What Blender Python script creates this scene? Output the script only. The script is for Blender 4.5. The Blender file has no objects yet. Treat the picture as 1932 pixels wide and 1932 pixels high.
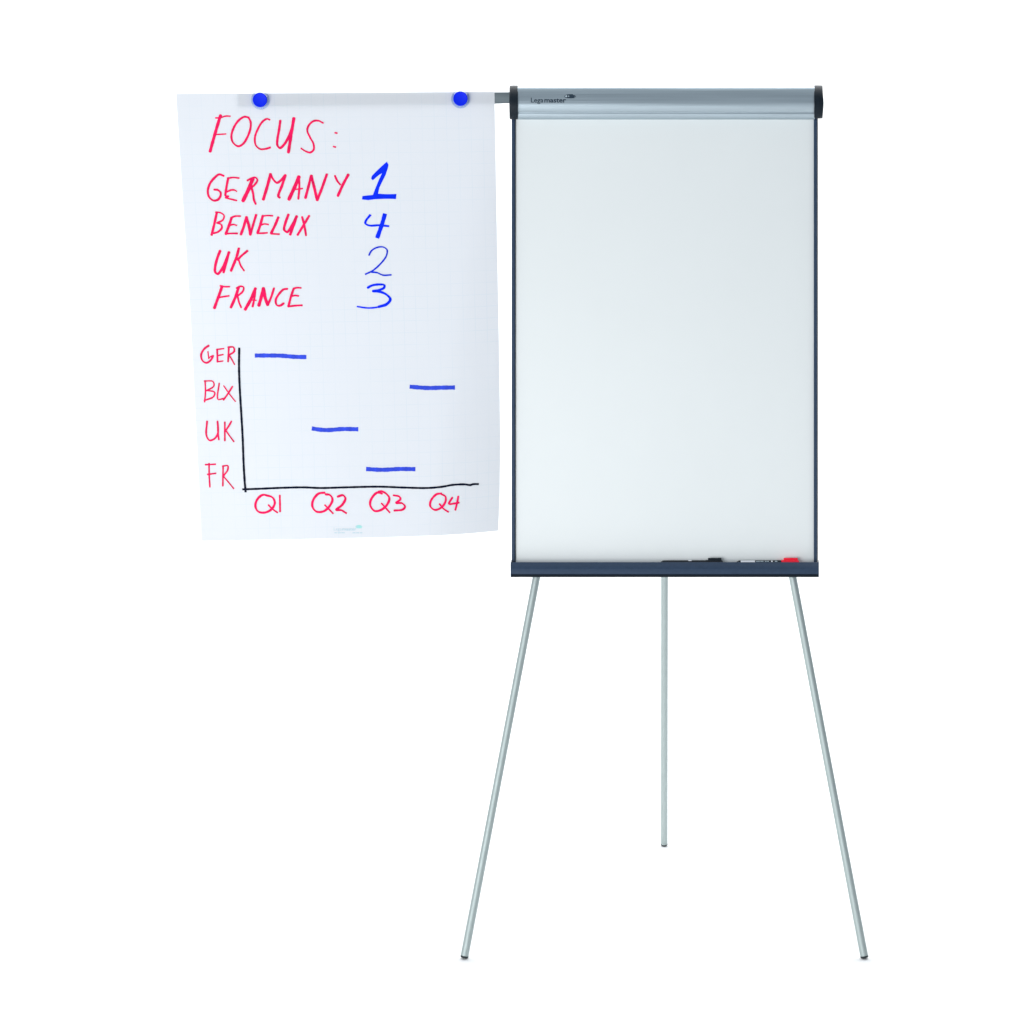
import bpy, bmesh, math, random
from mathutils import Vector, Matrix

random.seed(7)
SC = bpy.context.scene
COL = SC.collection
R = math.radians

# ------------------------------------------------------------------ camera
PITCH, LEAN = R(9.0), R(11.4)          # camera looks down 9 deg, the board leans back 11.4 deg
SCALE, DIST = 0.00117, 5.3             # metres per photograph unit (1932 wide) on the board, metres to the board
HALF = 966.0
TAN = HALF * SCALE / DIST
FWD = Vector((0, math.cos(PITCH), -math.sin(PITCH)))
UPV = Vector((0, math.sin(PITCH), math.cos(PITCH)))
RGT = Vector((1, 0, 0))
NRM = Vector((0, -math.cos(LEAN), math.sin(LEAN)))     # board normal, towards the viewer
BUP = Vector((0, math.sin(LEAN), math.cos(LEAN)))      # up along the board

CAM = Vector((0, -DIST * math.cos(PITCH), 0))


def ray(px, py):
    return FWD + RGT * ((px - HALF) / HALF * TAN) - UPV * ((py - HALF) / HALF * TAN)


def P(px, py, w=0.0):
    """point w metres in front of the board plane"""
    d = ray(px, py)
    c0 = CAM + FWD * DIST + NRM * w
    return CAM + d * ((c0 - CAM).dot(NRM) / d.dot(NRM))


def PY(px, py, y):
    """point in the upright plane y"""
    d = ray(px, py)
    return CAM + d * ((y - CAM.y) / d.y)


def PZ(px, py, z):
    d = ray(px, py)
    return CAM + d * ((z - CAM.z) / d.z)


LEGR = 0.0086
LEGW = -0.036
CAM.z = -P(876, 1807, LEGW).z + 0.0022                 # the front feet stand on z = 0

cd = bpy.data.cameras.new('camera')
cam = bpy.data.objects.new('camera', cd)
COL.objects.link(cam)
cam.location = CAM
cam.rotation_euler = (math.pi / 2 - PITCH, 0, 0)
cd.sensor_width = 36.0
cd.lens = 18.0 / TAN
cd.clip_start, cd.clip_end = 0.1, 100
SC.camera = cam

# ------------------------------------------------------------------ studio light
W = bpy.data.worlds.new('World')
SC.world = W
W.use_nodes = True
bg = W.node_tree.nodes['Background']
bg.inputs[0].default_value = (0.82, 0.91, 1.0, 1)
bg.inputs[1].default_value = 0.45
SC.view_settings.view_transform = 'Standard'
SC.view_settings.look = 'None'
SC.view_settings.exposure = 0
SC.view_settings.gamma = 1


def area(name, loc, target, sx, sy, power, col=(1, 1, 1)):
    l = bpy.data.lights.new(name, 'AREA')
    l.shape = 'RECTANGLE'
    l.size, l.size_y, l.energy, l.color = sx, sy, power, col
    o = bpy.data.objects.new(name, l)
    COL.objects.link(o)
    o.location = loc
    o.rotation_euler = (Vector(target) - Vector(loc)).to_track_quat('-Z', 'Y').to_euler()
    return o


area('overhead_softbox', (0.1, 2.2, 4.0), (0.1, 1.5, 0), 6.4, 4.0, 240, (1.0, 0.995, 0.985))
area('backdrop_light', (-3.3, 2.3, 1.5), (0.6, 4.6, 1.5), 0.8, 2.4, 32)
area('backdrop_light', (3.3, 2.3, 1.5), (-0.6, 4.6, 1.5), 0.8, 2.4, 32)
area('front_softbox', (-1.9, -3.6, 1.1), (0.25, 0.0, 1.1), 2.6, 1.7, 112)

# ------------------------------------------------------------------ materials


def mat(name, col, rough=0.5, metal=0.0, spec=0.5, coat=0.0):
    m = bpy.data.materials.new(name)
    m.use_nodes = True
    b = m.node_tree.nodes['Principled BSDF']
    b.inputs['Base Color'].default_value = (*col, 1)
    b.inputs['Roughness'].default_value = rough
    b.inputs['Metallic'].default_value = metal
    b.inputs['Specular IOR Level'].default_value = spec
    b.inputs['Coat Weight'].default_value = coat
    return m


def nd(m, t, **kw):
    n = m.node_tree.nodes.new(t)
    for k, v in kw.items():
        setattr(n, k, v)
    return n


def lk(m, a, b):
    m.node_tree.links.new(a, b)


def grain(m, scale, amount_col, amount_rough, bump=0.0, stretch=(1, 1, 1), detail=4):
    """break up colour and gloss with a procedural grain in object space"""
    b = m.node_tree.nodes['Principled BSDF']
    tc = nd(m, 'ShaderNodeTexCoord')
    mp = nd(m, 'ShaderNodeMapping')
    mp.inputs['Scale'].default_value = stretch
    lk(m, tc.outputs['Object'], mp.inputs[0])
    nz = nd(m, 'ShaderNodeTexNoise')
    nz.inputs['Scale'].default_value = scale
    nz.inputs['Detail'].default_value = detail
    lk(m, mp.outputs[0], nz.inputs['Vector'])
    col = tuple(b.inputs['Base Color'].default_value)[:3]
    mr = nd(m, 'ShaderNodeMapRange')
    mr.inputs['From Min'].default_value = 0.3
    mr.inputs['From Max'].default_value = 0.7
    mr.inputs['To Min'].default_value = 1 - amount_col
    mr.inputs['To Max'].default_value = 1 + amount_col
    lk(m, nz.outputs[0], mr.inputs[0])
    vm = nd(m, 'ShaderNodeVectorMath', operation='SCALE')
    vm.inputs[0].default_value = col
    lk(m, mr.outputs[0], vm.inputs['Scale'])
    lk(m, vm.outputs[0], b.inputs['Base Color'])
    r0 = b.inputs['Roughness'].default_value
    m2 = nd(m, 'ShaderNodeMapRange')
    m2.inputs['From Min'].default_value = 0.3
    m2.inputs['From Max'].default_value = 0.7
    m2.inputs['To Min'].default_value = r0 - amount_rough
    m2.inputs['To Max'].default_value = r0 + amount_rough
    lk(m, nz.outputs[0], m2.inputs[0])
    lk(m, m2.outputs[0], b.inputs['Roughness'])
    if bump:
        bp = nd(m, 'ShaderNodeBump')
        bp.inputs['Strength'].default_value = bump
        bp.inputs['Distance'].default_value = 0.0005
        lk(m, nz.outputs[0], bp.inputs['Height'])
        lk(m, bp.outputs[0], b.inputs['Normal'])
    return m


M_SWEEP = mat('white_seamless', (0.93, 0.93, 0.93), 0.9, spec=0.1)
M_ALU = grain(mat('brushed_aluminium', (0.455, 0.535, 0.585), 0.42, 1.0), 60, 0.05, 0.06, 0.25, (0.06, 6, 6))
M_TUBE = grain(mat('satin_steel_tube', (0.45, 0.512, 0.507), 0.64, 1.0), 90, 0.04, 0.05, 0.1, (4, 4, 0.15))
M_ARM = grain(mat('arm_steel', (0.15, 0.18, 0.195), 0.34, 1.0), 40, 0.08, 0.05, 0.1, (0.1, 3, 3))
M_CAP = grain(mat('dark_plastic', (0.006, 0.0125, 0.020), 0.5, spec=0.2), 220, 0.15, 0.06, 0.25)
M_RAIL = grain(mat('slate_coated_metal', (0.022, 0.045, 0.088), 0.45, spec=0.35), 160, 0.08, 0.05, 0.15)
M_GASK = mat('black_gasket', (0.006, 0.011, 0.018), 0.7, spec=0.12)
M_BOARD = grain(mat('white_enamel', (0.775, 0.808, 0.806), 0.5, spec=0.25), 1.8, 0.012, 0.03)
M_BACK = mat('board_back', (0.35, 0.37, 0.39), 0.6)
M_FOOT = grain(mat('foot_rubber', (0.012, 0.020, 0.024), 0.6), 200, 0.2, 0.05)
M_PRINT = mat('dark_print', (0.010, 0.028, 0.050), 0.5)
M_PRINT2 = mat('light_print', (0.42, 0.52, 0.58), 0.5)
M_AQUA = mat('pale_aqua_print', (0.43, 0.58, 0.65), 0.7)
M_AQUA2 = mat('aqua_print', (0.33, 0.68, 0.66), 0.7)
M_MAG = mat('blue_plastic', (0.0, 0.018, 0.76), 0.5, spec=0.12)
M_MARK = grain(mat('black_marker_plastic', (0.006, 0.011, 0.018), 0.5, spec=0.2), 150, 0.1, 0.05)
M_RED = mat('red_cap_plastic', (0.98, 0.008, 0.04), 0.45, spec=0.25)
M_WLAB = mat('white_label', (0.86, 0.88, 0.92), 0.5)


def ink(name, col, rough=0.6):
    m = mat(name, col, rough, spec=0.04)
    return grain(m, 70, 0.16, 0.05)


I_PINK = ink('pink_red_ink', (0.80, 0.008, 0.098))
I_PINK2 = ink('pink_red_ink_fine', (0.70, 0.016, 0.095))
I_BLUE = ink('blue_ink', (0.002, 0.026, 0.84))
I_BLUE2 = ink('blue_ink_fine', (0.008, 0.035, 0.60))
I_BAR = ink('blue_highlighter_ink', (0.036, 0.070, 0.62))
I_BLACK = ink('black_ink', (0.005, 0.007, 0.020))

# skirt of the magnets: clear plastic
M_CLEAR = bpy.data.materials.new('clear_plastic')
M_CLEAR.use_nodes = True
nt = M_CLEAR.node_tree
nt.nodes.remove(nt.nodes['Principled BSDF'])
tr = nd(M_CLEAR, 'ShaderNodeBsdfTransparent')
tr.inputs[0].default_value = (0.83, 0.89, 1.0, 1)
gl = nd(M_CLEAR, 'ShaderNodeBsdfGlossy')
gl.inputs['Roughness'].default_value = 0.12
mx = nd(M_CLEAR, 'ShaderNodeMixShader')
mx.inputs[0].default_value = 0.10
lk(M_CLEAR, tr.outputs[0], mx.inputs[1])
lk(M_CLEAR, gl.outputs[0], mx.inputs[2])
lk(M_CLEAR, mx.outputs[0], nt.nodes['Material Output'].inputs[0])

# paper: thin, lets light through, pale squared print
M_PAPER = bpy.data.materials.new('squared_paper')
M_PAPER.use_nodes = True
nt = M_PAPER.node_tree
pb = nt.nodes['Principled BSDF']
pb.inputs['Roughness'].default_value = 0.85
pb.inputs['Specular IOR Level'].default_value = 0.15
uv = nd(M_PAPER, 'ShaderNodeUVMap')
sep = nd(M_PAPER, 'ShaderNodeSeparateXYZ')
lk(M_PAPER, uv.outputs[0], sep.inputs[0])
lines = []
for k, n in ((0, 26.0), (1, 37.0)):
    a = nd(M_PAPER, 'ShaderNodeMath', operation='MULTIPLY')
    a.inputs[1].default_value = n
    lk(M_PAPER, sep.outputs[k], a.inputs[0])
    b_ = nd(M_PAPER, 'ShaderNodeMath', operation='FRACT')
    lk(M_PAPER, a.outputs[0], b_.inputs[0])
    c_ = nd(M_PAPER, 'ShaderNodeMath', operation='LESS_THAN')
    c_.inputs[1].default_value = 0.05
    lk(M_PAPER, b_.outputs[0], c_.inputs[0])
    lines.append(c_)
mxl = nd(M_PAPER, 'ShaderNodeMath', operation='MAXIMUM')
lk(M_PAPER, lines[0].outputs[0], mxl.inputs[0])
lk(M_PAPER, lines[1].outputs[0], mxl.inputs[1])
tcp = nd(M_PAPER, 'ShaderNodeTexCoord')
nzp = nd(M_PAPER, 'ShaderNodeTexNoise')
nzp.inputs['Scale'].default_value = 9.0
lk(M_PAPER, tcp.outputs['Object'], nzp.inputs['Vector'])
mrp = nd(M_PAPER, 'ShaderNodeMapRange')                 # print is uneven: lines fade in and out
mrp.inputs['From Min'].default_value = 0.35
mrp.inputs['From Max'].default_value = 0.65
mrp.inputs['To Min'].default_value = 0.15
mrp.inputs['To Max'].default_value = 0.9
lk(M_PAPER, nzp.outputs[0], mrp.inputs[0])
mul = nd(M_PAPER, 'ShaderNodeMath', operation='MULTIPLY')
lk(M_PAPER, mxl.outputs[0], mul.inputs[0])
lk(M_PAPER, mrp.outputs[0], mul.inputs[1])
mixc = nd(M_PAPER, 'ShaderNodeMix', data_type='RGBA')
mixc.inputs['A'].default_value = (0.632, 0.655, 0.690, 1)
mixc.inputs['B'].default_value = (0.570, 0.625, 0.676, 1)
lk(M_PAPER, mul.outputs[0], mixc.inputs['Factor'])
lk(M_PAPER, mixc.outputs['Result'], pb.inputs['Base Color'])
trl = nd(M_PAPER, 'ShaderNodeBsdfTranslucent')
trl.inputs[0].default_value = (0.84, 0.87, 0.92, 1)
mxp = nd(M_PAPER, 'ShaderNodeMixShader')
mxp.inputs[0].default_value = 0.10
lk(M_PAPER, pb.outputs[0], mxp.inputs[1])
lk(M_PAPER, trl.outputs[0], mxp.inputs[2])
lk(M_PAPER, mxp.outputs[0], nt.nodes['Material Output'].inputs[0])

# ------------------------------------------------------------------ builders


def thing(name, loc, label, cat, group=None):
    o = bpy.data.objects.new(name, None)
    COL.objects.link(o)
    o.location = loc
    o.empty_display_size = 0.05
    o['label'], o['category'] = label, cat
    if group:
        o['group'] = group
    return o


def wloc(o):
    v = Vector(o.location)
    while o.parent:
        o = o.parent
        v += Vector(o.location)
    return v


def mesh(name, verts, faces, m, parent=None, smooth=35, bevel=0.0, seg=2, uvs=None, flip=False):
    """one object from world-space vertices; its origin is put at the middle of its box"""
    lo = Vector([min(v[i] for v in verts) for i in range(3)])
    hi = Vector([max(v[i] for v in verts) for i in range(3)])
    c = (lo + hi) / 2
    me = bpy.data.meshes.new(name)
    me.from_pydata([tuple(Vector(v) - c) for v in verts], [], faces)
    bm = bmesh.new()
    bm.from_mesh(me)
    if not flip:
        bmesh.ops.recalc_face_normals(bm, faces=bm.faces)
    bm.to_mesh(me)
    bm.free()
    if uvs is not None:
        l = me.uv_layers.new(name='UVMap')
        for lp in me.loops:
            l.data[lp.index].uv = uvs[lp.vertex_index]
    me.materials.append(m)
    if smooth:
        me.polygons.foreach_set('use_smooth', [True] * len(me.polygons))
        me.set_sharp_from_angle(angle=R(smooth))
    o = bpy.data.objects.new(name, me)
    COL.objects.link(o)
    if parent:
        o.parent = parent
        o.location = c - wloc(parent)
    else:
        o.location = c
    if bevel:
        b = o.modifiers.new('bevel', 'BEVEL')
        b.width, b.segments, b.limit_method, b.angle_limit = bevel, seg, 'ANGLE', R(40)
        b.harden_normals = False
    return o


def extrude(profile, xs, fn=P):
    """closed profile [(py, w)] swept along the photograph's x; xs may carry per-end profile shifts"""
    verts, faces = [], []
    n = len(profile)
    for x in xs:
        for py, w in profile:
            verts.append(fn(x, py, w))
    for k in range(len(xs) - 1):
        for i in range(n):
            j = (i + 1) % n
            faces.append((k * n + i, k * n + j, (k + 1) * n + j, (k + 1) * n + i))
    faces.append(tuple(range(n)))
    faces.append(tuple(range((len(xs) - 1) * n, len(xs) * n)))
    return verts, faces


def lathe(p0, axis, rings, n=32):
    """rings [(distance along axis, radius)] about an axis"""
    axis = Vector(axis).normalized()
    a = axis.orthogonal().normalized()
    b = axis.cross(a)
    verts, faces = [], []
    for d, r in rings:
        for i in range(n):
            t = 2 * math.pi * i / n
            verts.append(Vector(p0) + axis * d + (a * math.cos(t) + b * math.sin(t)) * r)
    for k in range(len(rings) - 1):
        for i in range(n):
            j = (i + 1) % n
            faces.append((k * n + i, k * n + j, (k + 1) * n + j, (k + 1) * n + i))
    faces.append(tuple(range(n)))
    faces.append(tuple(range((len(rings) - 1) * n, len(rings) * n)))
    return verts, faces


def spline(pts, step=1.0):
    """centripetal-ish Catmull-Rom through points (x, y[, w])"""
    pts = [Vector((p[0], p[1], p[2] if len(p) > 2 else 1.0)) for p in pts]
    if len(pts) == 2:
        n = max(2, int((pts[1] - pts[0]).length / step))
        return [pts[0].lerp(pts[1], i / n) for i in range(n + 1)]
    ext = [pts[0] * 2 - pts[1]] + pts + [pts[-1] * 2 - pts[-2]]
    out = []
    for i in range(1, len(ext) - 2):
        p0, p1, p2, p3 = ext[i - 1:i + 3]
        n = max(3, int((p2 - p1).xy.length / step))
        t0 = 0.0
        t1 = t0 + max(1e-4, (p1 - p0).length) ** 0.5
        t2 = t1 + max(1e-4, (p2 - p1).length) ** 0.5
        t3 = t2 + max(1e-4, (p3 - p2).length) ** 0.5
        for k in range(n):
            t = t1 + (t2 - t1) * k / n
            a1 = p0 * ((t1 - t) / (t1 - t0)) + p1 * ((t - t0) / (t1 - t0))
            a2 = p1 * ((t2 - t) / (t2 - t1)) + p2 * ((t - t1) / (t2 - t1))
            a3 = p2 * ((t3 - t) / (t3 - t2)) + p3 * ((t - t2) / (t3 - t2))
            b1 = a1 * ((t2 - t) / (t2 - t0)) + a2 * ((t - t0) / (t2 - t0))
            b2 = a2 * ((t3 - t) / (t3 - t1)) + a3 * ((t - t1) / (t3 - t1))
            out.append(b1 * ((t2 - t) / (t2 - t1)) + b2 * ((t - t1) / (t2 - t1)))
    out.append(pts[-1])
    return out


# ------------------------------------------------------------------ studio floor and backdrop
FW, Y0, Y1, RAD, TOP = 7.0, -6.5, 3.2, 1.4, 4.6
v, f = [], []
for i in range(2):
    for x in (-FW, FW):
        v.append((x, (Y0, Y1)[i], 0))
fl = mesh('floor', v, [(0, 1, 3, 2)], M_SWEEP)
fl['kind'] = 'structure'
prof = [(Y1 + RAD * math.sin(t), RAD - RAD * math.cos(t)) for t in [R(90) * k / 16 for k in range(17)]] + [(Y1 + RAD, TOP)]
v = [(x, y, z) for (y, z) in prof for x in (-FW, FW)]
f = [(2 * k, 2 * k + 1, 2 * k + 3, 2 * k + 2) for k in range(len(prof) - 1)]
bd = mesh('backdrop', v, f, M_SWEEP)
bd['kind'] = 'structure'

# ------------------------------------------------------------------ the flip chart easel
base = P(1254, 1800, LEGW)
EASEL = thing('flipchart_easel', (base.x, base.y + 0.3, 0),
              'tripod flipchart easel with blank whiteboard, grey clamp bar and side arm holding the sheet', 'flipchart')

# board panel
v, f = extrude([(224, 0.0), (1066, 0.0), (1066, -0.010), (224, -0.010)], (971.5, 1537))
board = mesh('whiteboard_panel', v, f, M_BOARD, EASEL, bevel=0.001)
board['label'] = 'blank glossy white panel'
v, f = extrude([(224, -0.0105), (1066, -0.0105), (1066, -0.016), (224, -0.016)], (971.5, 1537))
mesh('back_panel', v, f, M_BACK, EASEL)


def rail(xa, xb, ga, gb):
    n = 6
    verts, faces = [], []
    ring = [(xa, -0.017), (xa, 0.004), (xa + (xb - xa) * .06, 0.0066), (xa + (xb - xa) * .94, 0.0066), (xb, 0.004), (xb, -0.017)]
    for py in (222, 1063):
        for x, w in ring:
            verts.append(P(x, py, w))
    for i in range(n):
        j = (i + 1) % n
        faces.append((i, j, n + j, n + i))
    faces += [tuple(range(n)), tuple(range(n, 2 * n))]
    r = mesh('frame_rail', verts, faces, M_RAIL, EASEL, bevel=0.0006)
    verts = [P(x, py, w) for py in (223, 1062.5) for (x, w) in ((ga, -.016), (ga, .003), (gb, .003), (gb, -.016))]
    mesh('rail_gasket', verts, [(0, 1, 5, 4), (1, 2, 6, 5), (2, 3, 7, 6), (3, 0, 4, 7), (0, 1, 2, 3), (4, 5, 6, 7)], M_GASK, r)
    return r


rail(965.3, 971.5, 971.55, 972.9)
rail(1535.3, 1541.6, 1541.65, 1543.2)

# clamp bar along the top
HP = [(165.6, -0.020), (164.2, 0.029), (164.5, 0.0312), (165.4, 0.0326), (168.0, 0.0345), (172.0, 0.0364), (177.0, 0.0383), (182.0, 0.0396),
      (188.0, 0.0408), (193.0, 0.0410), (198.0, 0.0403), (203.0, 0.0384), (207.5, 0.0352), (210.5, 0.0322), (211.8, 0.0305),
      (212.6, 0.0298), (213.6, 0.0296), (214.4, 0.0303), (218.0, 0.0285), (221.5, 0.0255), (224.2, 0.0215), (225.4, 0.0180), (225.6, 0.0020),
      (225.6, -0.020)]


def head_w(py):
    for (a, wa), (b, wb) in zip(HP[1:], HP[2:]):
        if a <= py <= b and b > a:
            return wa + (wb - wa) * (py - a) / (b - a)
    return 0.02


v, f = extrude(HP, (976.5, 1160, 1350, 1537))
bar = mesh('clamp_bar', v, f, M_ALU, EASEL, smooth=30)


def end_cap(xa, xb, side):
    # a slightly larger profile than the bar, rounded at its outer edge
    cy, cw = 193.5, 0.010
    ring = [(161.6, -.024), (161.2, .004), (161.9, .0135), (164.5, .025), (170, .0345), (178, .041), (186, .0445), (194, .0450), (202, .0435), (210, .0395),
            (217, .0345), (221.5, .0290), (224.3, .0225), (225.2, .015), (225.2, -.024)]
    if side > 0:
        ring = [(p - (1.4 if p > 215 else 0.3), w) for p, w in ring]
    steps = [(xa, 1.0), (xa + (xb - xa) * .72, 1.0), (xa + (xb - xa) * .93, 0.99), (xb, 0.955)]
    verts, faces = [], []
    n = len(ring)
    for x, s in steps:
        for p, w in ring:
            bulge = 2.2 * math.exp(-((p - 195) / 20) ** 2) * (1 if side > 0 else 0.25) * side * (abs(x - xa) / abs(xb - xa)) ** 2
            verts.append(P(x + bulge, cy + (p - cy) * s, cw + (w - cw) * s))
    for k in range(len(steps) - 1):
        for i in range(n):
            j = (i + 1) % n
            faces.append((k * n + i, k * n + j, (k + 1) * n + j, (k + 1) * n + i))
    faces += [tuple(range(n)), tuple(range(3 * n, 4 * n))]
    return mesh('end_cap', verts, faces, M_CAP, bar, smooth=50)


end_cap(977.2, 961.3, -1)
end_cap(1536.3, 1551.8, 1)

# print on the clamp bar ------------------------------------------------------


def text_polys(body, bold):
    cu = bpy.data.curves.new('lettering', 'FONT')
    cu.body = body
    cu.offset = bold
    cu.resolution_u = 4
    o = bpy.data.objects.new('lettering', cu)
    COL.objects.link(o)
    dg = bpy.context.evaluated_depsgraph_get()
    dg.update()
    me = bpy.data.meshes.new_from_object(o.evaluated_get(dg))
    vs = [v.co.copy() for v in me.vertices]
    fs = [tuple(p.vertices) for p in me.polygons]
    bpy.data.objects.remove(o)
    bpy.data.curves.remove(cu)
    bpy.data.meshes.remove(me)
    return vs, fs


def lettering(parts, put):
    """parts: (text, bold, x0, x1, baseline, cap height of the letter L); put maps photograph x, y to a point"""
    verts, faces = [], []
    for body, bold, x0, x1, base_y, k in parts:
        vs, fs = text_polys(body, bold)
        lo, hi = min(p.x for p in vs), max(p.x for p in vs)
        o = len(verts)
        for p in vs:
            verts.append(put(x0 + (p.x - lo) / (hi - lo) * (x1 - x0), base_y - p.y * k))
        faces += [tuple(i + o for i in fc) for fc in fs]
    return verts, faces


EMB = [(1335, 240), (1362, 212), (1400, 185), (1440, 168), (1480, 160), (1580, 156), (1665, 153), (1672, 172), (1668, 186), (1740, 189), (1752, 202),
       (1712, 206), (1712, 213), (1770, 216), (1792, 227), (1770, 234), (1712, 233), (1712, 240), (1768, 246), (1772, 262), (1700, 260), (1700, 268), (1735, 275), (1720, 298),
       (1600, 306), (1450, 300), (1390, 280)]
EYE = [(1368, 238), (1400, 207), (1442, 188), (1456, 208), (1452, 232), (1460, 252), (1446, 268), (1408, 262)]
DOT = [(1512 + 19 * math.cos(t), 230 + 24 * math.sin(t)) for t in [2 * math.pi * i / 10 for i in range(10)]]


def emblem(put, conv, name, parent, m, m2):
    e = mesh(name, [put(*conv(x, y), 0) for x, y in EMB], [tuple(range(len(EMB)))], m, parent, smooth=0, flip=True)
    vs = [put(*conv(x, y), 1) for x, y in EYE] + [put(*conv(x, y), 1) for x, y in DOT]
    mesh('emblem_highlight', vs, [tuple(range(len(EYE))), tuple(range(len(EYE), len(vs)))], m2, parent, smooth=0, flip=True)
    return e


def on_bar(px, py, k=0):
    return P(px, py, head_w(py) + 0.0005 + 0.0003 * k)


v, f = lettering([('Lega', 0.012, 1001.6, 1025.2, 193.2, 12.9), ('master', 0.024, 1027.0, 1068.0, 193.2, 12.9)], on_bar)
mesh('brand_lettering', v, f, M_PRINT, bar, smooth=0, flip=True)
emblem(on_bar, lambda x, y: ((1320 + x / 14.86) * .7547, (225 + y / 14.86) * .7547), 'hand_emblem', bar, M_PRINT, M_PRINT2)

# pen tray -------------------------------------------------------------------
TP = [(1060.6, 0.0282), (1061.1, 0.0294), (1067.0, 0.0344), (1072.8, 0.0390), (1073.8, 0.0393), (1083.0, 0.0387), (1083.6, 0.0350), (1084.4, 0.0350),
      (1088.6, 0.0350), (1088.8, 0.0330), (1088.6, -0.018), (1076, -0.018), (1075, 0.0002), (1075, 0.0262), (1061.2, 0.0268)]
v, f = extrude(TP, (964.2, 1150, 1350, 1544.0))
tray = mesh('pen_tray', v, f, M_RAIL, EASEL, smooth=25, bevel=0.0004)
v, f = extrude([(1084.0, 0.0352), (1084.2, 0.0380), (1088.4, 0.0366), (1089.0, 0.0330), (1089.0, 0.0200), (1084.0, 0.0200)], (963.6, 1544.8))
mesh('tray_underside_strip', v, f, M_GASK, tray, smooth=25)
for xa, xb, s in ((963.2, 964.9, -1), (1545.2, 1543.6, 1)):
    pr = [(1056.5, 0.001), (1057.5, 0.012), (1060.4, 0.0296), (1066, 0.0348), (1073, 0.0402), (1083, 0.0397), (1087.5, 0.0385), (1089.3, 0.035), (1089.3, -0.018), (1060, -0.018)]
    v, f = extrude(pr, (xa, xb))
    mesh('tray_end_cap', v, f, M_RAIL, tray, smooth=25, bevel=0.0006)

# legs -----------------------------------------------------------------------


def leg(top, foot, name='leg'):
    ax = (top - foot).normalized()
    L = (top - foot).length
    # the rubber plug's lowest rim point rests on the floor
    foot = Vector((foot.x, foot.y, 0)) + Vector((0, 0, LEGR * math.sqrt(1 - ax.z ** 2) * 0.8))
    v, f = lathe(foot, ax, [(0.0035, LEGR * .96), (0.0036, LEGR), (L, LEGR)], 40)
    l = mesh(name, v, f, M_TUBE, EASEL, smooth=40)
    v, f = lathe(foot, ax, [(0.0, LEGR * .80), (0.0012, LEGR * .96), (0.0028, LEGR * 1.02), (0.0046, LEGR * 1.03), (0.0050, LEGR * 0.99)], 40)
    mesh('foot_plug', v, f, M_FOOT, l, smooth=40)
    return l


for (xt, xf) in ((1011.8, 875.8), (1495.9, 1631.2)):
    a, b = P(xt, 1090, LEGW), P(xf, 1806.5, LEGW)
    top = b + (a - b) * 1.42
    l = leg(top, b)
    # sleeve that fixes the leg to the back of the board
    ax = (a - b).normalized()
    v, f = lathe(a + ax * 0.03, ax, [(0, LEGR * 1.2), (0.002, LEGR * 1.35), (0.248, LEGR * 1.35), (0.25, LEGR * 1.2)], 24)
    mesh('leg_sleeve', v, f, M_CAP, l, smooth=40)
ft = PZ(1253.1, 1594.5, 0.002)
tp = P(1255.0, 250, -0.055)
rear = leg(tp, ft)
ax = (tp - ft).normalized()
hinge = [P(x, y, w) for x in (1240, 1270) for (y, w) in ((215, -.017), (290, -.017), (290, -.035), (262, -.072), (236, -.072), (215, -.035))]
fc = [(i, (i + 1) % 6, 6 + (i + 1) % 6, 6 + i) for i in range(6)] + [tuple(range(6)), tuple(range(6, 12))]
mesh('rear_hinge', hinge, fc, M_CAP, EASEL, bevel=0.002)

# side arm -------------------------------------------------------------------
YA = P(955, 185, 0.018).y              # the arm and the sheet hang in this upright plane


def arm_pt(px, py, dy):
    return PY(px, py, YA + dy)


ae = [(449, 176.2, 201.2), (640, 175.8, 199.0), (800, 175.0, 197.4), (930, 174.0, 195.9), (966, 173.8, 194.5)]
verts, faces = [], []
for x, a, b in ae:
    verts += [arm_pt(x, a, 0.0010), arm_pt(x, a + .7, 0.0), arm_pt(x, b - .7, 0.0), arm_pt(x, b, 0.0010), arm_pt(x, b, 0.006), arm_pt(x, a, 0.006)]
for k in range(len(ae) - 1):
    for i in range(6):
        j = (i + 1) % 6
        faces.append((k * 6 + i, k * 6 + j, k * 6 + 6 + j, k * 6 + 6 + i))
faces += [tuple(range(6)), tuple(range(24, 30))]
arm = mesh('side_arm', verts, faces, M_ARM, EASEL, smooth=30)
arm['label'] = 'flat grey swing-out arm behind the top of the sheet'
v, f = lathe(arm_pt(968.5, 196, 0.012), (0, 0, 1), [(-0.004, 0.004), (-0.003, 0.006), (0.030, 0.006), (0.031, 0.004)], 20)
mesh('arm_pivot', v, f, M_CAP, arm)

# ------------------------------------------------------------------ the sheet
LE = [(177, 332), (211, 334), (397, 346), (589, 359), (780, 368.5), (900, 374.5), (1021, 380)]
RE = [(173, 933), (250, 934.3), (480, 938.5), (700, 942.5), (830, 944), (930, 943), (1001, 940.3)]


def lerp_tab(tab, y):
    if y <= tab[0][0]:
        return tab[0][1] + (y - tab[0][0]) * (tab[1][1] - tab[0][1]) / (tab[1][0] - tab[0][0])
    for (a, xa), (b, xb) in zip(tab, tab[1:]):
        if y <= b:
            return xa + (xb - xa) * (y - a) / (b - a)
    (a, xa), (b, xb) = tab[-2:]
    return xb + (xb - xa) / (b - a) * (y - b)


def bottom(s):
    for (a, ya), (b, yb) in zip(BT, BT[1:]):
        if s <= b:
            return ya + (yb - ya) * (s - a) / (b - a)
    return BT[-1][1]


BT = [(0, 1020.8), (0.3, 1017.8), (0.61, 1014), (0.80, 1010.2), (0.9, 1006.8), (1.0, 1001.4)]


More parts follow.
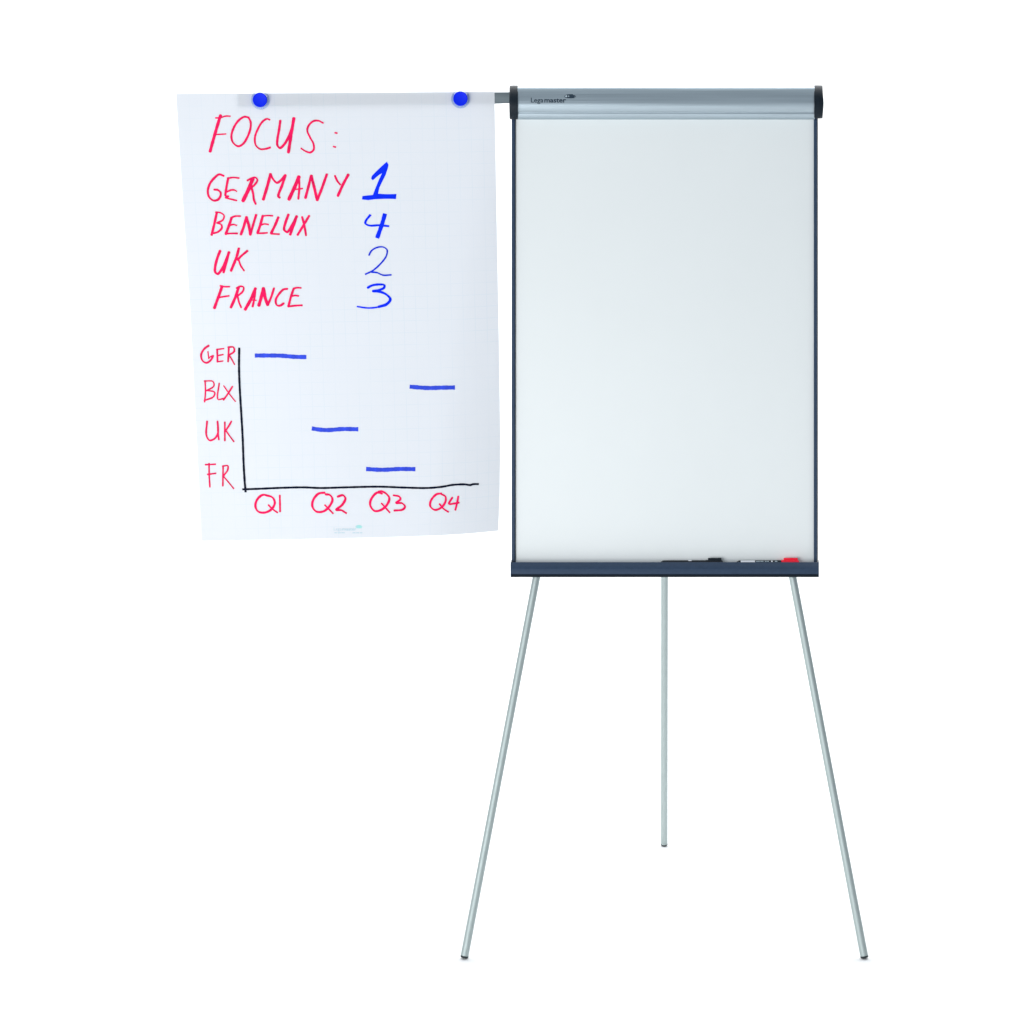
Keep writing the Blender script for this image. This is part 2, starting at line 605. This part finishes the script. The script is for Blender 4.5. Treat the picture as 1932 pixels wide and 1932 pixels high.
def curl(s, t):
    t = max(0.0, t)
    d = 0.100 * t ** 1.4 * max(0.0, (0.50 - s) / 0.50) ** 2             # left edge swings back
    d += 0.050 * t ** 1.7 * max(0.0, (s - (1.0 - 0.22 * t - .03)) / (0.22 * t + .03)) ** 1.6     # right edge rolls back
    d += 0.0045 * math.sin(5.2 * s + 0.6) * t                           # the sheet never hangs quite flat
    d += 0.0012 * math.sin(13 * s + 5 * t) * t
    return d


def sheet(px, py, k=0.0):
    """point on the sheet (k metres in front of it) that shows at px, py"""
    l, r = lerp_tab(LE, py), lerp_tab(RE, py)
    s = (px - l) / (r - l)
    s_ = min(1, max(0, s))
    top = 177 - 4 * s_
    t = (py - top) / (bottom(s_) - top)
    return PY(px, py, YA - 0.0012 + curl(s_, t) - k)


NS, NT = 72, 96
verts, uvs = [], []
for j in range(NT + 1):
    t = j / NT
    for i in range(NS + 1):
        s = i / NS
        py = (177 - 4 * s) * (1 - t) + bottom(s) * t
        l, r = lerp_tab(LE, py), lerp_tab(RE, py)
        verts.append(sheet(l + (r - l) * s, py))
        uvs.append((s, t))
faces = [(j * (NS + 1) + i, (j + 1) * (NS + 1) + i, (j + 1) * (NS + 1) + i + 1, j * (NS + 1) + i + 1) for j in range(NT) for i in range(NS)]
SHEET = thing('paper_sheet', arm_pt(640, 188, 0), 'squared paper sheet with red and blue handwriting and chart, hanging from the side arm', 'paper sheet')
mesh('paper', verts, faces, M_PAPER, SHEET, smooth=180, uvs=uvs, flip=True)

lift = [0.0]


def write(name, label, strokes, origin, zoom, m, nib=True, square=False):
    """strokes: (width, [(x, y), ...]) in enlarged photograph pixels"""
    verts, faces = [], []
    ox, oy = origin
    for w, pts in strokes:
        lift[0] = (lift[0] + 0.00003) % 0.0006
        q = [((ox + p[0] / zoom) * .75469, (oy + p[1] / zoom) * .75469) for p in pts]
        c = spline(q, 0.9)
        hw = w * 1.10 / zoom * .75469 / 2
        n = len(c)
        L, Rr = [], []
        ph = random.random() * 6
        for i in range(n):
            d = (c[min(n - 1, i + 1)] - c[max(0, i - 1)]).xy
            if d.length < 1e-6:
                d = Vector((1, 0))
            d.normalize()
            k = 1.0
            if nib:
                k = 0.80 + 0.34 * abs(d.x * 0.64 + d.y * -0.77)           # chisel tip: rising strokes come out broader
            k *= 1 + 0.05 * math.sin(i * 0.31 + ph) + 0.03 * math.sin(i * 0.83 + 2 * ph)
            nx, ny = -d.y * hw * k, d.x * hw * k
            if square:
                nx, ny = nx * 1.0, ny
            L.append((c[i].x + nx, c[i].y + ny))
            Rr.append((c[i].x - nx, c[i].y - ny))
        o = len(verts)
        for i in range(n):
            e = 0.0006 + lift[0] + i * 2e-7
            verts.append(sheet(*L[i], e))
            verts.append(sheet(*Rr[i], e))
        for i in range(n - 1):
            faces.append((o + 2 * i, o + 2 * i + 1, o + 2 * i + 3, o + 2 * i + 2))
        if not square:
            for idx, sgn in ((0, -1), (n - 1, 1)):
                d = (c[min(n - 1, idx + 1)] - c[max(0, idx - 1)]).xy
                if d.length < 1e-6:
                    continue
                d.normalize()
                a, b = Vector(L[idx]), Vector(Rr[idx])
                mid = (a + b) / 2
                h = (a - b).length / 2
                fan = [o + 2 * idx]
                for t in (30, 70, 110, 150):
                    p = mid + (a - mid) * math.cos(R(t)) + d * (sgn * h * math.sin(R(t)) * .75)
                    verts.append(sheet(p.x, p.y, 0.0006 + lift[0] + idx * 2e-7))
                    fan.append(len(verts) - 1)
                fan.append(o + 2 * idx + 1)
                faces.append(tuple(fan))
    # every face looks at the viewer
    out = []
    for fc_ in faces:
        a, b, c_ = (verts[fc_[0]], verts[fc_[1]], verts[fc_[2]])
        out.append(fc_ if (b - a).cross(c_ - a).y < 0 else tuple(reversed(fc_)))
    o = mesh(name, verts, out, m, SHEET, smooth=0, flip=True)
    o['label'] = label
    return o


A, ZA = (470, 270), 3.22
write('written_word', 'red handwritten heading FOCUS with a colon', [
    (21, [(262, 60), (240, 130), (215, 215), (190, 305), (178, 350)]), (11, [(222, 80), (258, 79), (300, 66), (340, 66)]), (10, [(215, 214), (260, 212), (305, 209)]),
    (15, [(490, 78), (455, 71), (410, 98), (370, 155), (349, 225), (362, 278), (404, 308), (442, 290), (480, 230), (503, 160), (503, 110), (487, 76)]),
    (14, [(658, 95), (635, 88), (600, 110), (562, 170), (538, 240), (546, 300), (580, 330), (620, 330), (662, 318)]),
    (17, [(743, 102), (732, 180), (720, 250), (720, 302), (740, 322), (772, 296), (803, 245), (830, 180), (852, 82)]), (21, [(852, 82), (834, 190), (808, 358)]),
    (14, [(1088, 121), (1050, 103), (1010, 106), (972, 140), (960, 182), (984, 240), (1010, 290), (1011, 335), (985, 358), (950, 350), (910, 325)]),
    (13, [(1183, 199), (1200, 203)]), (13, [(1170, 310), (1188, 315)])], A, ZA, I_PINK)
write('written_word', 'red handwritten word GERMANY', [
    (16, [(288, 547), (252, 535), (213, 562), (175, 612), (159, 670), (170, 717), (206, 745), (242, 737), (262, 705), (260, 678), (238, 660), (210, 657)]),
    (16, [(322, 572), (312, 622), (303, 680), (302, 708), (325, 712)]), (13, [(300, 722), (345, 734), (392, 745)]), (13, [(315, 674), (350, 660), (378, 662), (392, 672)]), (13, [(318, 566), (362, 560), (410, 564)]),
    (25, [(520, 572), (485, 660), (442, 748)]), (14, [(478, 584), (512, 566), (545, 561), (558, 580), (540, 614), (508, 642)]), (16, [(510, 638), (524, 690), (530, 738), (545, 774)]),
    (20, [(664, 532), (638, 630), (606, 736)]), (17, [(664, 532), (690, 580), (716, 602), (748, 582), (784, 540)]), (18, [(784, 540), (760, 615), (727, 712), (740, 722)]),
    (24, [(893, 553), (862, 628), (812, 736)]), (15, [(893, 553), (896, 640), (888, 732)]), (11, [(845, 655), (880, 654), (922, 648)]),
    (18, [(992, 545), (970, 630), (945, 725)]), (21, [(992, 545), (1016, 640), (1040, 742)]), (18, [(1040, 742), (1076, 650), (1117, 535)]),
    (16, [(1182, 545), (1202, 588), (1226, 618)]), (18, [(1290, 537), (1248, 615), (1206, 708)])], A, ZA, I_PINK)
write('written_word', 'red handwritten word BENELUX', [
    (17, [(232, 840), (210, 940), (190, 1022)]), (12, [(222, 838), (262, 844), (290, 866), (280, 902), (232, 925)]), (14, [(232, 925), (266, 938), (272, 965), (240, 998), (195, 1010)]),
    (18, [(350, 885), (330, 945), (304, 1015)]), (13, [(345, 885), (380, 871), (422, 871)]), (12, [(330, 947), (362, 938), (392, 945)]), (13, [(302, 1013), (350, 1010), (398, 1010)]),
    (18, [(470, 878), (450, 950), (426, 1018)]), (20, [(470, 878), (490, 950), (502, 1020)]), (16, [(502, 1020), (524, 940), (548, 860)]),
    (18, [(602, 868), (582, 940), (560, 1005)]), (12, [(600, 870), (640, 866), (682, 868)]), (12, [(580, 946), (612, 934), (648, 938)]), (13, [(556, 1009), (600, 1008), (638, 1005)]),
    (18, [(727, 880), (700, 945), (669, 1008)]), (13, [(668, 1012), (735, 1016)]),
    (18, [(808, 858), (784, 925), (774, 980), (798, 998), (832, 955), (875, 872)]), (17, [(875, 872), (852, 940), (822, 1020)]),
    (16, [(918, 876), (936, 945), (950, 1026)]), (16, [(975, 868), (932, 940), (882, 1022)])], A, ZA, I_PINK)
ONE = [(1600, 432), (1614, 456), (1607, 490), (1590, 540), (1562, 596), (1540, 642), (1530, 690), (1600, 694), (1678, 692), (1674, 733), (1620, 731), (1560, 732),
       (1500, 735), (1450, 742), (1400, 736), (1404, 709), (1440, 704), (1488, 700), (1497, 674), (1520, 618), (1540, 570), (1562, 524), (1530, 545), (1487, 583),
       (1474, 568), (1479, 548), (1510, 515), (1550, 477)]
o = mesh('written_number', [sheet((A[0] + x / ZA) * .75469, (A[1] + y / ZA) * .75469, 0.0007) for x, y in ONE], [tuple(range(len(ONE)))], I_BLUE, SHEET, smooth=0, flip=True)
o['label'] = 'broad blue handwritten number 1 underlined by its foot'
write('written_number', 'blue handwritten number 4', [
    (15, [(1470, 858), (1432, 908), (1428, 930), (1460, 946), (1540, 944), (1620, 952)]), (27, [(1586, 850), (1560, 940), (1522, 1048)])], A, ZA, I_BLUE, square=True)
B_, ZB = (470, 500), 3.22
write('written_word', 'red handwritten word UK in the list', [
    (18, [(258, 410), (235, 470), (218, 540), (219, 580), (238, 595), (272, 558), (302, 495), (330, 420)]), (16, [(330, 420), (308, 505), (286, 583)]),
    (18, [(409, 390), (390, 460), (346, 570)]), (15, [(478, 410), (432, 448), (398, 482)]), (14, [(405, 475), (425, 530), (452, 570)])], B_, ZB, I_PINK)
write('written_word', 'red handwritten word FRANCE', [
    (19, [(274, 695), (250, 765), (212, 870)]), (12, [(258, 690), (292, 698), (335, 698)]), (12, [(246, 786), (290, 778), (330, 772)]),
    (19, [(408, 702), (382, 780), (345, 865)]), (13, [(390, 710), (422, 695), (447, 702), (442, 734), (395, 776)]), (14, [(398, 770), (410, 822), (428, 866)]),
    (21, [(543, 712), (508, 795), (460, 882)]), (15, [(543, 712), (534, 790), (520, 858)]), (10, [(498, 809), (525, 806), (550, 808)]),
    (22, [(607, 710), (590, 780), (570, 850)]), (24, [(607, 710), (622, 790), (642, 845)]), (15, [(642, 845), (668, 785), (692, 710)]),
    (15, [(800, 715), (768, 721), (730, 760), (706, 805), (714, 845), (740, 851), (770, 832)]),
    (16, [(850, 715), (828, 780), (808, 856)]), (13, [(848, 713), (880, 706), (910, 708)]), (13, [(828, 777), (860, 769), (890, 772)]), (14, [(806, 858), (860, 851), (918, 848)])], B_, ZB, I_PINK)
write('written_number', 'thin blue handwritten number 2', [
    (11, [(1457, 445), (1476, 410), (1520, 383), (1570, 379), (1602, 402), (1596, 450), (1560, 502), (1492, 565), (1428, 598)]), (12, [(1468, 580), (1520, 585), (1570, 605), (1635, 603)])], B_, ZB, I_BLUE2)
write('written_number', 'blue handwritten number 3 with a long tail', [
    (16, [(1447, 706), (1482, 688), (1540, 680), (1580, 686), (1578, 706), (1540, 724), (1488, 733)]), (19, [(1488, 733), (1550, 740), (1603, 766), (1628, 800), (1600, 838), (1535, 860)]),
    (12, [(1545, 858), (1500, 867), (1440, 869), (1362, 858)])], B_, ZB, I_BLUE)

C_, ZC = (470, 840), 2.415
write('axis_label', 'red label GER beside the chart', [
    (10.5, [(125, 58), (96, 80), (79, 115), (88, 150), (112, 162), (138, 145), (151, 119)]), (7, [(151, 119), (140, 122), (124, 136)]), (7, [(120, 94), (125, 136)]),
    (10, [(176, 80), (178, 155)]), (8, [(172, 82), (216, 76)]), (8, [(178, 119), (212, 112)]), (8, [(176, 156), (212, 151)]),
    (10, [(246, 70), (242, 155)]), (10, [(242, 68), (274, 68), (279, 92), (246, 116)]), (9, [(248, 115), (262, 138), (281, 172)])], C_, ZC, I_PINK2)
write('axis_label', 'red label BLX beside the chart', [
    (8, [(103, 270), (105, 340), (100, 398)]), (8, [(98, 272), (150, 275), (156, 302), (108, 332)]), (9, [(110, 328), (160, 340), (154, 366), (98, 390)]),
    (8, [(188, 285), (181, 382), (215, 377)]), (8, [(215, 300), (250, 350), (286, 396)]), (9, [(268, 305), (240, 350), (214, 386)])], C_, ZC, I_PINK2)
write('axis_label', 'red label UK beside the chart', [
    (10, [(115, 515), (111, 600), (130, 630), (160, 620), (180, 588), (178, 515)]), (9, [(178, 515), (181, 580), (186, 626)]),
    (9, [(222, 520), (222, 632)]), (9, [(262, 515), (245, 545), (224, 576)]), (9, [(228, 570), (250, 602), (277, 638)])], C_, ZC, I_PINK2)
write('axis_label', 'red label FR beside the chart', [
    (9, [(127, 770), (128, 840), (132, 912)]), (9, [(105, 777), (135, 776), (166, 774)]), (9, [(118, 836), (168, 829)]),
    (9, [(212, 784), (210, 905)]), (9, [(208, 786), (240, 784), (238, 812), (212, 846)]), (9, [(212, 845), (242, 880), (276, 922)])], C_, ZC, I_PINK2)
write('axis_label', 'red label Q1 under the chart', [
    (12, [(490, 966), (450, 960), (416, 990), (407, 1030), (424, 1060), (465, 1066), (505, 1045), (524, 1008), (510, 975), (472, 962)]), (11, [(485, 1020), (510, 1045), (540, 1066)]),
    (10, [(554, 962), (556, 1060)])], C_, ZC, I_PINK)
write('axis_label', 'red label Q2 under the chart', [
    (12, [(825, 946), (788, 952), (756, 990), (751, 1030), (775, 1060), (820, 1058), (858, 1022), (872, 985), (856, 960), (830, 956)]), (11, [(826, 1020), (850, 1045), (876, 1072)]),
    (12, [(903, 970), (935, 962), (950, 980), (932, 1018), (895, 1050), (925, 1052), (956, 1070)])], C_, ZC, I_PINK)
write('axis_label', 'red label Q3 under the chart', [
    (12, [(1172, 952), (1142, 946), (1106, 985), (1100, 1022), (1126, 1056), (1166, 1050), (1204, 1015), (1215, 978), (1196, 952), (1170, 938), (1150, 940)]), (11, [(1168, 1010), (1195, 1040), (1218, 1066)]),
    (11, [(1240, 962), (1276, 970), (1282, 986), (1256, 1008), (1292, 1010), (1310, 1030), (1296, 1048), (1245, 1054)])], C_, ZC, I_PINK)
write('axis_label', 'red label Q4 under the chart', [
    (11, [(1530, 951), (1500, 956), (1466, 995), (1463, 1028), (1490, 1050), (1530, 1035), (1554, 1000), (1554, 970), (1528, 954)]), (11, [(1518, 1014), (1545, 1045), (1572, 1062)]),
    (10, [(1596, 975), (1575, 1014), (1604, 1012), (1636, 1006)]), (10, [(1632, 968), (1624, 1010), (1614, 1050)])], C_, ZC, I_PINK)
write('axis_line', 'black upright chart axis', [(12, [(309, 70), (308, 200), (313, 330), (322, 480), (330, 620), (335, 760), (342, 880), (348, 944)])], C_, ZC, I_BLACK, nib=False, square=True)
write('axis_line', 'black level chart axis', [(11.5, [(327, 926), (420, 923), (560, 917), (700, 914), (800, 918), (950, 914), (1150, 910), (1300, 915), (1440, 918), (1530, 911), (1600, 899), (1670, 896), (1705, 900), (1720, 895), (1756, 894)])],
      C_, ZC, I_BLACK, nib=False, square=True)
for lab, pts in (('blue dash at GER above Q1', [(403, 118), (480, 118), (560, 119), (650, 126), (715, 127)]), ('blue dash at UK above Q2', [(747, 558), (800, 566), (850, 568), (930, 562), (1028, 563)]),
                 ('blue dash at FR above Q3', [(1075, 803), (1170, 808), (1280, 803), (1373, 804)]), ('blue dash at BLX above Q4', [(1338, 306), (1450, 314), (1530, 312), (1612, 311)])):
    write('chart_dash', lab, [(23, pts)], C_, ZC, I_BAR, nib=False, square=True)

# faint print at the foot of the sheet


def on_sheet(px, py, k=0):
    return sheet(px, py, 0.0005 + 0.0003 * k)


v, f = lettering([('Lega', -0.004, 629.8, 644.6, 1000.9, 8.2), ('master', 0.02, 645.8, 672.5, 1000.9, 8.2)], on_sheet)
mesh('brand_lettering', v, f, M_AQUA, SHEET, smooth=0, flip=True)
emblem(on_sheet, lambda x, y: (670.2 + (x - 1335) / 455 * 14, 990.6 + (y - 153) / 153 * 6.3), 'hand_emblem', SHEET, M_AQUA2, M_AQUA)
vs, fs = [], []
for x0, x1 in ((631, 635.5), (637, 643), (644, 650.5), (665, 671), (672, 677.5), (679, 683.8)):
    o = len(vs)
    vs += [on_sheet(x0, 1004.6), on_sheet(x1, 1004.5), on_sheet(x1, 1006.0), on_sheet(x0, 1006.1)]
    fs.append((o + 3, o + 2, o + 1, o))
mesh('small_print', vs, fs, M_AQUA, SHEET, smooth=0, flip=True)

# ------------------------------------------------------------------ magnets


def magnet(px, py, label):
    c = sheet(px, py, 0.0007)
    ax = Vector((0, -1, 0.02))
    g = thing('round_magnet', c, label, 'magnet', 'blue magnets holding the sheet to the arm')
    v, f = lathe(c, ax, [(0.0, 0.0206), (0.001, 0.0209), (0.0030, 0.0205), (0.0042, 0.0190), (0.0060, 0.0172), (0.0085, 0.0158), (0.0086, 0.0100)], 48)
    mesh('clear_skirt', v, f, M_CLEAR, g, smooth=40)
    v, f = lathe(c, ax, [(0.0088, 0.0110), (0.0090, 0.0148), (0.0098, 0.0157), (0.0118, 0.0160), (0.0134, 0.0158), (0.0143, 0.0151), (0.0145, 0.0143), (0.0141, 0.0134), (0.0134, 0.0100), (0.0131, 0.0020)], 48)
    mesh('cap_disc', v, f, M_MAG, g, smooth=40)
    v, f = lathe(c, ax, [(0.0005, 0.0085), (0.0085, 0.0085)], 24)
    mesh('magnet_core', v, f, M_MAG, g, smooth=40)
    return g


magnet(491.4, 188.8, 'round blue magnet above the word FOCUS, further from the whiteboard')
magnet(868.9, 186.5, 'round blue magnet near the clamp bar, at the right end of the sheet')

# ------------------------------------------------------------------ markers in the tray
MR = 0.0080


def marker(x0, x1, xcap, label, cap_m, label_marks):
    """lies along the tray, against the board; the cap carries a raised clip"""
    w = MR + 0.0016
    top = 1057.2
    p0 = P(x0, top, w) - BUP * MR
    p1 = P(x1, top - 0.4, w) - BUP * MR
    ax = (p1 - p0).normalized()
    L = (p1 - p0).length
    g = thing('marker_pen', p0, label, 'marker', 'markers lying in the pen tray')
    u = L / (x1 - x0)
    Lc = (xcap - x0) * u
    v, f = lathe(p0, ax, [(0, MR * .55), (0.001, MR * .72), (2.8 * u, MR * .78), (3.2 * u, MR * .96), (4.2 * u, MR), (Lc - .001, MR), (Lc + .002, MR * .9)], 28)
    b = mesh('barrel', v, f, M_MARK, g, smooth=40)
    v, f = lathe(p0 + ax * Lc, ax, [(0, MR * .98), (0.0008, MR * 1.07), (L - Lc - .003, MR * 1.03), (L - Lc - .0005, MR * .96), (L - Lc, MR * .85)], 28)
    cp = mesh('cap', v, f, cap_m, g, smooth=40)
    # clip: a bar standing on the cap
    a0, a1 = Lc + 5.0 * u, L - 2.4 * u
    vs = []
    side = ax.cross(BUP).normalized()
    for d in (a0, a1):
        for s, h in ((-.0030, MR * .9), (-.0030, MR + .0042), (-.0022, MR + .0050), (.0022, MR + .0050), (.0030, MR + .0042), (.0030, MR * .9)):
            vs.append(p0 + ax * d + side * s + BUP * h)
    fc = [(i, (i + 1) % 6, 6 + (i + 1) % 6, 6 + i) for i in range(6)] + [tuple(range(6)), tuple(range(6, 12))]
    mesh('clip', vs, fc, cap_m, cp, bevel=0.0006, smooth=40)

    def wrap(name, xa, xb, ta, tb, m):
        k = 8
        aa = [R(ta + (tb - ta) * i / k) for i in range(k + 1)]
        vs = []
        for x in (xa, xb):
            for t in aa:
                vs.append(p0 + ax * ((x - x0) * u) + (BUP * math.sin(t) + NRM * math.cos(t)) * (MR + .00025))
        mesh(name, vs, [(i, i + 1, k + 2 + i, k + 1 + i) for i in range(k)], m, b, smooth=40)
    for mk in label_marks:
        wrap(*mk)
    return g


marker(1246.6, 1363.5, 1331, 'all-black marker lying in the middle of the pen tray', M_MARK, [('printed_dot', 1298.5, 1304.5, 50, 104, M_WLAB)])
marker(1390.0, 1507.2, 1473.6, 'black marker with a red cap in the pen tray, near its right end', M_RED,
       [('white_label', 1397, 1424, 0, 66, M_WLAB)] +
       [('barrel_print', a, b, 34, 50, M_PRINT2) for a, b in ((1426, 1433), (1434, 1440), (1442.5, 1446), (1447, 1450), (1461.5, 1466))] + [('barrel_print', 1454.2, 1457.2, 28, 60, M_WLAB)])
